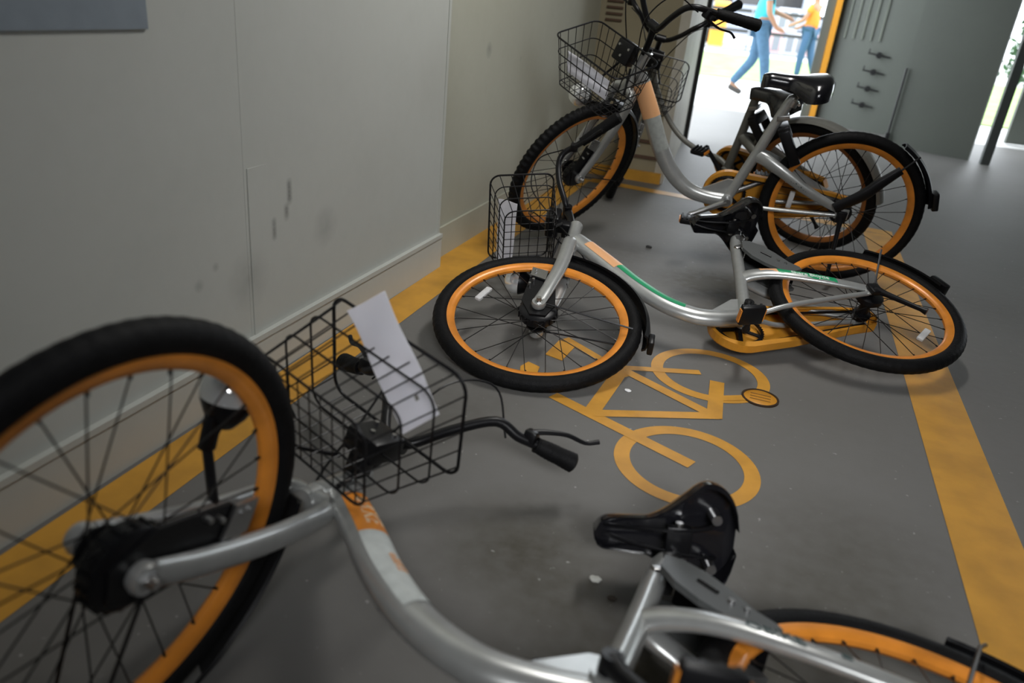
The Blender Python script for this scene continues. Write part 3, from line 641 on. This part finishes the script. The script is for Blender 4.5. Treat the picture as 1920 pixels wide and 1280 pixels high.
def m34(R, t): return Matrix([[*R[i], t[i]] for i in range(3)] + [[0, 0, 0, 1]])
BENT = {'A': m34([[0.99413, -0.10585, 0.02242], [0.10009, 0.9784, 0.18087], [-0.04108, -0.17757, 0.98325]], [-0.00786, -0.0216, -0.01658]),
        'C': m34([[0.99824, -0.05807, 0.01198], [0.05863, 0.99683, -0.05383], [-0.00882, 0.05443, 0.99848]], [0.02049, -0.00732, -0.03182])}
def bicycle(T, o, steer, seat_dz, label, v):
    root = bpy.data.objects.new('bicycle', None); COL.objects.link(root); root.empty_display_size = .1
    m = Matrix([[*T[0], o[0]], [*T[1], o[1]], [*T[2], o[2]], [0, 0, 0, 1]]); root.matrix_world = m
    tag(root, label, 'bicycle')
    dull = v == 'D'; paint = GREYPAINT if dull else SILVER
    fr = obj('frame', cached(('frame', dull), lambda: frame_mesh(paint, dull)), root)
    Fm = fork_matrix(steer)
    fk = obj('fork', cached(('fork', dull), lambda: fork_mesh(paint)), root, Fm)
    obj('brake_arm', cached('brake', brake_mesh), fk)
    make_wheel(root, Fm @ Matrix.Translation((FE, 0, -FL)), True, {'A': .0006, 'B': .0007, 'C': .0045, 'D': .0007}[v], dull, {'A': .1, 'B': .05, 'C': .3, 'D': 0}[v], {'B': -.35}.get(v, False))
    make_wheel(root, Matrix.Identity(4), False, .0007, dull, .12, {'B': 2.2, 'C': -.05}.get(v, False))
    hv = 1 if v == 'A' else 0; hb = obj('handlebar', cached(('hbar', hv), lambda: hbar_mesh(hv)), root, Fm)
    for s in (1, -1):
        obj('grip', cached(('grip', hv, s), lambda: grip_mesh(hv, s)), hb); obj('brake_lever', cached(('lever', hv, s), lambda: lever_mesh(hv, s)), hb)
        obj('brake_cable', cached(('cable', s), lambda: cable_mesh(s)), hb)
    bk = obj('basket', cached('basket', basket_mesh), root, Fm @ BENT.get(v, Matrix.Identity(4)))
    obj('bracket', cached('bracket', bracket_mesh), bk)
    hl = obj('headlamp', cached('lamp', lamp_mesh), root, Fm @ Matrix.Translation({'A': (.042, 0, -.043), 'C': (-.011, 0, .028)}.get(v, (0, 0, 0))) @ Matrix.Translation(LC) @ Matrix.Scale(1.22, 4) @ Matrix.Translation(-LC)); obj('lens', cached('lens', lens_mesh), hl)
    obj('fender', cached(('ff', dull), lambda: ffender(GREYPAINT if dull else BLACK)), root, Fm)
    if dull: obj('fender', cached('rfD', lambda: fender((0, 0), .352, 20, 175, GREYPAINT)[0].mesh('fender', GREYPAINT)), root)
    else: obj('fender', cached(('rf', v == 'C'), lambda: rfender(v == 'C', BLACK)), root)
    u = Vector((-.28, 0, .96)).normalized()
    Ms = {'A': Matrix.Translation((.0, .028, .012)) @ Matrix.Translation((.3, 0, 0)) @ Matrix.Rotation(math.radians(-8), 4, 'Z') @ Matrix.Translation((-.3, 0, 0)), 'B': Matrix.Translation((.025, .026, .022)), 'C': Matrix.Identity(4), 'D': Matrix.Translation((-.09, 0, -.065))}[v]; seat_dz = {'A': .012, 'B': .02, 'D': -.055}.get(v, 0)
    sd = obj('saddle', cached('saddle', saddle_mesh), root, Ms); obj('saddle_rail', cached('rails', rails_mesh), sd)
    mb = MB(); top = Vector((.284, 0, .448)) + u * seat_dz; mb.tube([Vector((.318, 0, .40)) - u * .04, Vector((.316, 0, .40)), top], [.0135, .0135, .0125], 16)
    obj('seat_post', mb.mesh('seat_post', STEEL), root)
    mb = MB(); c0 = Vector((.306, 0, .405)); mb.tube([c0 - u * .013, c0 + u * .013], .0235, 20); mb.tube([c0 + Vector((-.026, -.02, 0)), c0 + Vector((-.026, .02, 0))], .006, 8)
    obj('seat_clamp', mb.mesh('seat_clamp', STEEL), root)
    ang = {'A': math.radians(-118), 'B': math.radians(-62), 'C': math.radians(-28), 'D': math.radians(60)}[v]
    for s in (1, -1):
        a = ang if s > 0 else ang + PI
        ck = obj('crank', crank_mesh(s, a, STEEL if v == 'C' else BLACK), root); obj('pedal', pedal_mesh(s, a), ck)
    obj('chainwheel', cached('cw', chainwheel_mesh), root)
    obj('chain_guard', cached('guard', lambda: guard_mesh(GUARD)), root)
    lk = obj('wheel_lock', cached(('lock', v in 'CD'), lambda: lock_mesh(BLACK if v in 'CD' else LOCKGREY, 'arms' if v in 'CD' else 'plate')), root)
    obj('kickstand', cached(('kick', v == 'C'), lambda: kick_mesh(v == 'C')), root)
    st = lambda me: obj('sticker', me, fr)
    if v == 'A':
        st(sticker_mesh(1.15, 2.28, -32, 78, STK_OR)); st(sticker_mesh(2.28, 3.9, -32, 78, STK_WH))
        obj('lettering', letter_on_down('oBIKE', .040, 1.72, 22, INKO), fr)
        obj('lettering', letter_on_down('oBIKE', .022, 3.0, 30, STK_OR2), fr)
        obj('lettering', stay_text('OBIKE', .027, .215, -.003, INK), fr)
        obj('lettering', stay_text('\u25A0', .016, .125, 0, INK), fr)
    if v == 'B':
        st(sticker_mesh(1.1, 2.35, -28, 95, STK_OR2)); st(sticker_mesh(2.35, 4.7, -8, 92, STK_GR))
        st(stay_patch(.285, .335, .8, STK_OR2)); st(stay_patch(.11, .285, .85, STK_GR)); obj('lettering', stay_text('Share Bicycle', .021, .19, -.002, INKW), fr)
    if v == 'C':
        st(sticker_mesh(.9, 2.1, -70, 100, STK_OR2)); st(sticker_mesh(2.1, 3.2, -35, 80, STK_GREY))
        obj('lettering', stay_text('. . \u2022 . \u2022 . .', .02, .20, 0, INK), fr)
    return root, Fm, m
POSE = {'A': ([0.3879, 0.8693, 0.1745], [[-0.96364, 0.03142, -0.26537], [-0.24767, 0.26785, 0.93108], [0.10033, 0.96295, -0.25033]], 1.6574, 0.0038),
        'B': ([0.4193, 2.7429, 0.1640], [[-0.86325, 0.09498, -0.49577], [-0.50249, -0.2552, 0.82606], [-0.04806, 0.96221, 0.26803]], -0.047, 0.0115),
        'C': ([0.3208, 3.484, 0.3266], [[-0.99125, 0.12575, 0.04019], [-0.13035, -0.98049, -0.14716], [0.0209, -0.15111, 0.9883]], 0.9138, -0.051),
        'D': ([0.2103, 3.9762, 0.3017], [[-0.89792, -0.42296, -0.12186], [0.43876, -0.83796, -0.32451], [0.03514, -0.34485, 0.938]], 2.1, 0.0)}
LAB = {'A': 'nearest silver bicycle, lying on its side, orange and white sticker on its tube',
       'B': 'silver bicycle with a green sticker on its curved tube, lying across the painted symbol',
       'C': 'silver bicycle with orange rims standing upright, front wheel over the middle bicycle',
       'D': 'dull grey bicycle with full rear mudguard standing behind the upright silver bicycle'}
FR = {}
for k in 'ABCD':
    o_, T_, s_, d_ = POSE[k]; FR[k] = bicycle(T_, o_, s_, d_, LAB[k], k)

# ------------------------------------------------------------------ paper sheets in the baskets (each a thing of its own)
def sheet(bike, pts, label, hole=False, wav=.004):
    """pts: four corners in the fork frame of that bicycle"""
    root, Fm, m = FR[bike]; MM = m @ Fm; c = [MM @ Vector(p) for p in pts]; N = 24; K = 10; mb = MB()
    nn = (c[1] - c[0]).cross(c[3] - c[0]).normalized(); V = []
    for side in (0, 1):
        for i in range(N + 1):
            for k in range(K + 1):
                u, v = k / K, i / N; p = c[0].lerp(c[1], u).lerp(c[3].lerp(c[2], u), v)
                p = p + nn * (wav * math.sin(v * 9 + u * 2) * (1 - v * .6) + wav * .8 * math.sin(u * 5 + v * 4) * (1 - v) - side * .0007)
                V.append(p)
    n = K + 1; o = (N + 1) * n; F = []
    for i in range(N):
        for k in range(K):
            q = (i * n + k, i * n + k + 1, (i + 1) * n + k + 1, (i + 1) * n + k)
            if hole and i == N - 5 and k in (6,): 
                continue
            F += [q, tuple(o + z for z in q[::-1])]
    mb.add(V, F); return tag(obj('paper_sheet', mb.mesh('paper_sheet', PAPER)), label, 'paper')
sheet('A', [(.335, -.055, .03), (.395, .01, .03), (.228, .178, .03), (.165, .120, .03)], 'white paper notice with a punched hole in the basket of the nearest bicycle', True)
sheet('B', [(.274, .14, .02), (.205, .13, .02), (.213, -.114, .02), (.274, -.121, .02)], 'white paper strip in the basket of the bicycle with the green sticker')
sheet('C', [(.31, -.11, .035), (.31, .14, .055), (.29, .15, -.015), (.29, -.08, -.035)], 'white paper notice on the front of the upright bicycle basket')

# ------------------------------------------------------------------ people outside
SKIN = mat('skin', (.30, .16, .09), .6); JEANS = mat('blue_jeans', (.05, .12, .20), .8, noise=.2); TEAL = mat('teal_shirt', (.04, .42, .50), .8); ORSH = mat('orange_shirt', (.9, .22, .02), .8, noise=.1)
HIVIS = mat('yellow_green_bag', (.55, .62, .25), .8); SHOE = mat('dark_shoes', (.05, .045, .04), .7); HAIR = mat('black_hair', (.01, .01, .01), .6); DJEANS = mat('dark_blue_trousers', (.03, .08, .16), .8)
def skin_mesh(name, verts, edges, radii, m, sub=2):
    me = bpy.data.meshes.new(name + '_s'); me.from_pydata(verts, edges, []); o = bpy.data.objects.new('tmp', me); COL.objects.link(o)
    md = o.modifiers.new('skin', 'SKIN'); md.use_smooth_shade = True
    for i, r in enumerate(radii):
        sv = me.skin_vertices[0].data[i]; sv.radius = (r, r) if not isinstance(r, tuple) else r; sv.use_root = (i == 0)
    sm = o.modifiers.new('sub', 'SUBSURF'); sm.levels = sub; sm.render_levels = sub
    bpy.context.view_layer.update()
    out = bpy.data.meshes.new_from_object(o.evaluated_get(bpy.context.evaluated_depsgraph_get())); out.name = name
    bpy.data.objects.remove(o); out.materials.clear(); out.materials.append(m)
    out.polygons.foreach_set('use_smooth', [True] * len(out.polygons)); return out
def person(loc, yaw, h, label, shirt, trousers, la, lb, arms):
    """la, lb: (hip swing, knee bend) of left and right leg, in radians; faces +x"""
    k = h / 1.75; root_z = .93 * k
    def leg(s, sw, kb):
        hip = Vector((0, s * .09, .93)); kn = hip + Vector((math.sin(sw) * .43, 0, -math.cos(sw) * .43)); a = sw - kb
        an = kn + Vector((math.sin(a) * .42, 0, -math.cos(a) * .42)); toe = an + Vector((.17 * math.cos(a * .7), 0, .17 * math.sin(a * .7) - .05)); return [hip, kn, an, toe]
    Lg = leg(1, *la); Rg = leg(-1, *lb)
    V = [Vector((0, 0, .95)), Vector((0, 0, 1.15)), Vector((0, 0, 1.38)), Vector((0, 0, 1.48)), Vector((.01, 0, 1.58)), Vector((.015, 0, 1.68))]
    R_ = [.12, .11, .11, .05, .08, .075]; E = [(0, 1), (1, 2), (2, 3), (3, 4), (4, 5)]
    for L in (Lg, Rg):
        b = len(V); V += L; R_ += [.085, .058, .042, .035]; E += [(0, b), (b, b + 1), (b + 1, b + 2), (b + 2, b + 3)]
    for s, (x1, z1, x2, z2) in zip((1, -1), arms):
        b = len(V); V += [Vector((0, s * .18, 1.40)), Vector((x1, s * .23, z1)), Vector((x2, s * .2, z2)), Vector((x2 + .06, s * .19, z2 - .03))]; R_ += [.05, .04, .03, .028]; E += [(2, b), (b, b + 1), (b + 1, b + 2), (b + 2, b + 3)]
        c = len(V)
        for f in range(5):
            V.append(Vector((x2 + .13 - (.03 if f in (0, 4) else 0), s * (.17 + .013 * f), z2 - .05 + (.04 if f == 0 else 0)))); R_.append(.009); E.append((b + 3, c + f))
    sc = lambda L: [tuple(p * k) for p in L]
    root = obj('person', skin_mesh('person', sc(V), E, [r * k for r in R_], SKIN)); root.location = loc; root.rotation_euler = (0, 0, yaw)
    tag(root, label, 'person')
    V2 = [Vector((0, 0, .98))] + Lg[:3] + Rg[:3]
    obj('trousers', skin_mesh('trousers', sc(V2), [(0, 1), (1, 2), (2, 3), (0, 4), (4, 5), (5, 6)], [r * k for r in (.135, .10, .078, .06, .10, .078, .06)], trousers), root)
    A = [V[2 + 0]]; n0 = 14
    V3 = [Vector((0, 0, .95)), Vector((0, 0, 1.15)), Vector((0, 0, 1.36)), Vector((0, .18, 1.39)), Vector((arms[0][0] * .6, .22, (1.4 + arms[0][1]) / 2)), Vector((0, -.18, 1.39)), Vector((arms[1][0] * .6, -.22, (1.4 + arms[1][1]) / 2))]
    obj('shirt', skin_mesh('shirt', sc(V3), [(0, 1), (1, 2), (2, 3), (3, 4), (2, 5), (5, 6)], [r * k for r in (.155, .14, .135, .07, .06, .07, .06)], shirt), root)
    for L in (Lg, Rg):
        obj('shoe', skin_mesh('shoe', sc([L[2] + Vector((-.04, 0, -.03)), L[3] + Vector((.02, 0, 0))]), [(0, 1)], [.052 * k, .042 * k], SHOE), root)
    bm = bmesh.new(); bmesh.ops.create_uvsphere(bm, u_segments=20, v_segments=14, radius=.105 * k)
    for v_ in list(bm.verts):
        if v_.co.z < -.01 and v_.co.x > -.03: v_.co *= .72
    me = bpy.data.meshes.new('hair'); bm.to_mesh(me); bm.free(); me.materials.append(HAIR); hh = obj('hair', me, root); hh.location = Vector((-.01, 0, 1.665)) * k
    mb = MB(); mb.tube([Vector((.095, 0, 1.64)) * k, Vector((.115, 0, 1.605)) * k], [.012, .016], 8); obj('nose', mb.mesh('nose', SKIN), root)
    mb = MB()
    for s in (1, -1): mb.box(Vector((.088, s * .032, 1.645)) * k, (.01, .022, .01), bev=.003)
    obj('eye', mb.mesh('eyes', HAIR), root)
    mb = MB(); mb.box(Vector((.088, 0, 1.565)) * k, (.012, .045, .009), bev=.003); obj('mouth', mb.mesh('mouth', mat('lips' + label[:3], (.3, .1, .08), .5)), root)
    for s in (1, -1):
        mb = MB(); mb.lathe([(0, -.01), (.028, -.008), (.03, .004), (0, .01)], 12, 'y', Vector((0, s * .085, 1.62)) * k); obj('ear', mb.mesh('ear', SKIN), root)
    return root
person((-.47, 11.1, .03), math.radians(5), 1.62, 'person in teal shirt and blue jeans walking past outside the doorway', TEAL, JEANS, (-.05, .55), (.30, .10), ((.12, 1.15, .30, 1.10), (.05, 1.12, .18, .95)))
person((.18, 15.4, .03), math.radians(160), 1.52, 'person in orange shirt and dark blue trousers standing farther off outside the doorway', ORSH, DJEANS, (.12, .12), (-.18, .2), ((.10, 1.15, .30, 1.05), (.08, 1.15, .30, 1.0)))

# ------------------------------------------------------------------ things far outside, beyond the lawn
def tagp(name, mb, m, loc, label, cat, group=None):
    o = tag(obj(name, mb.mesh(name, m)), label, cat, group); o.location = loc; return o
GAL = mat('galvanised_grey', (.22, .24, .27), .5, .3); PINK = mat('washed_pink_plastic', (.55, .36, .36), .6); LGREY = mat('light_grey_panel', (.5, .52, .56), .6); CAB = mat('orange_cabinet_paint', (.85, .42, .08), .5)
mb = MB()
mb.box((0, 0, .03), (4.9, .12, .06))
rail = tagp('railing', mb, GAL, (-.6, 25.2, 0), 'dark grey railing far outside beyond the lawn', 'railing')
for x in (-2.4, -.8, .8, 2.4): obj('post', MB().tube([(x, 0, 0), (x, 0, 1.15)], .04, 8).mesh('post', GAL), rail)
for z in (.55, 1.1):
    mb = MB(); mb.box((0, 0, z), (4.8, .05, .09)); obj('rail', mb.mesh('rail', DARKMET), rail)
def crate(x, y, z, c, label):
    mb = MB(); mb.box((0, 0, .32), (.62, .5, .64), bev=.02); o = tagp('crate', mb, c, (x, y, z), label, 'crate')
    for s in (-1, 1):
        mb = MB(); mb.box((s * .15, -.255, .32), (.2, .02, .45)); obj('crate_slat', mb.mesh('crate_slat', GAL), o)
crate(-.75, 26.2, 0, PINK, 'pinkish crate far outside, left of the grey crate behind the railing')
crate(-.05, 26.3, 0, LGREY, 'light grey crate far outside behind the railing')
crate(-.4, 26.25, .65, LGREY, 'light grey crate stacked on top of the two far crates')
crate(.62, 26.2, 0, PINK, 'pinkish crate far outside behind the orange shirted person')
mb = MB(); mb.box((0, 0, .65), (.45, .4, 1.3), bev=.03); cb = tagp('cabinet', mb, CAB, (-2.35, 25.8, 0), 'orange upright cabinet far outside left of the railing', 'cabinet')
mb = MB(); mb.box((0, -.205, .65), (.36, .02, 1.1)); obj('door', mb.mesh('cabinet_door', ORFRAME), cb)
# a parked van behind the crates
mb = MB(); mb.prism([(-2.2, .35), (2.2, .35), (2.2, 1.1), (1.75, 1.25), (1.3, 2.0), (-2.2, 2.0)], -.9, .9, Matrix(((1, 0, 0), (0, 0, 1), (0, 1, 0))))
van = tagp('van', mb, mat('grey_van_paint', (.28, .31, .38), .4), (-1.4, 29.5, 0), 'grey van parked far outside behind the railing and crates', 'van')
for x0, x1 in ((-2.0, -.9), (-.8, .2), (.3, 1.3)):
    mb = MB(); mb.box(((x0 + x1) / 2, -.905, 1.55), (x1 - x0, .02, .5)); obj('window', mb.mesh('van_window', GLOSS), van)
for x in (-1.4, 1.4):
    mb = MB(); mb.lathe([(0, -.1), (.3, -.1), (.33, -.06), (.33, .1), (0, .1)], 28, 'y', (x, -.85, .33)); obj('wheel', mb.mesh('van_wheel', RUBBER), van)
def shrub(x, y, r, h, label):
    bm = bmesh.new(); rnd = random.Random(int(x * 10 + y)); 
    for k in range(420):
        a = rnd.random() * 2 * PI; q = rnd.random() ** .5 * r; zz = rnd.random() * h
        c = Vector((q * math.cos(a) * (1 - .4 * zz / h), q * math.sin(a), zz + .05)); sz = .11 * r * (1 + rnd.random())
        n1 = Vector((rnd.gauss(0, 1), rnd.gauss(0, 1), rnd.gauss(0, 1))).normalized(); n2 = n1.orthogonal().normalized()
        vs = [bm.verts.new(c + n1 * sz * u + n2 * sz * .5 * v) for u, v in ((-1, 0), (0, .8), (1, 0), (0, -.8))]; bm.faces.new(vs)
    me = bpy.data.meshes.new('foliage'); bm.to_mesh(me); bm.free(); me.materials.append(HEDGE)
    mb = MB(); mb.tube([(0, 0, 0), (0, 0, h * .8)], .03, 6); o = tagp('shrub', mb, DARKMET, (x, y, 0), label, 'shrub'); obj('foliage', me, o)
shrub(6.0, 24.6, .9, 2.0, 'dark green shrub seen through the narrow gap beside the right post')
shrub(7.6, 26.0, 1.0, 2.2, 'green shrub farther behind the one in the gap beside the right post')
shrub(-4.0, 27.5, .9, 1.7, 'green shrub far outside at the left end of the railing')
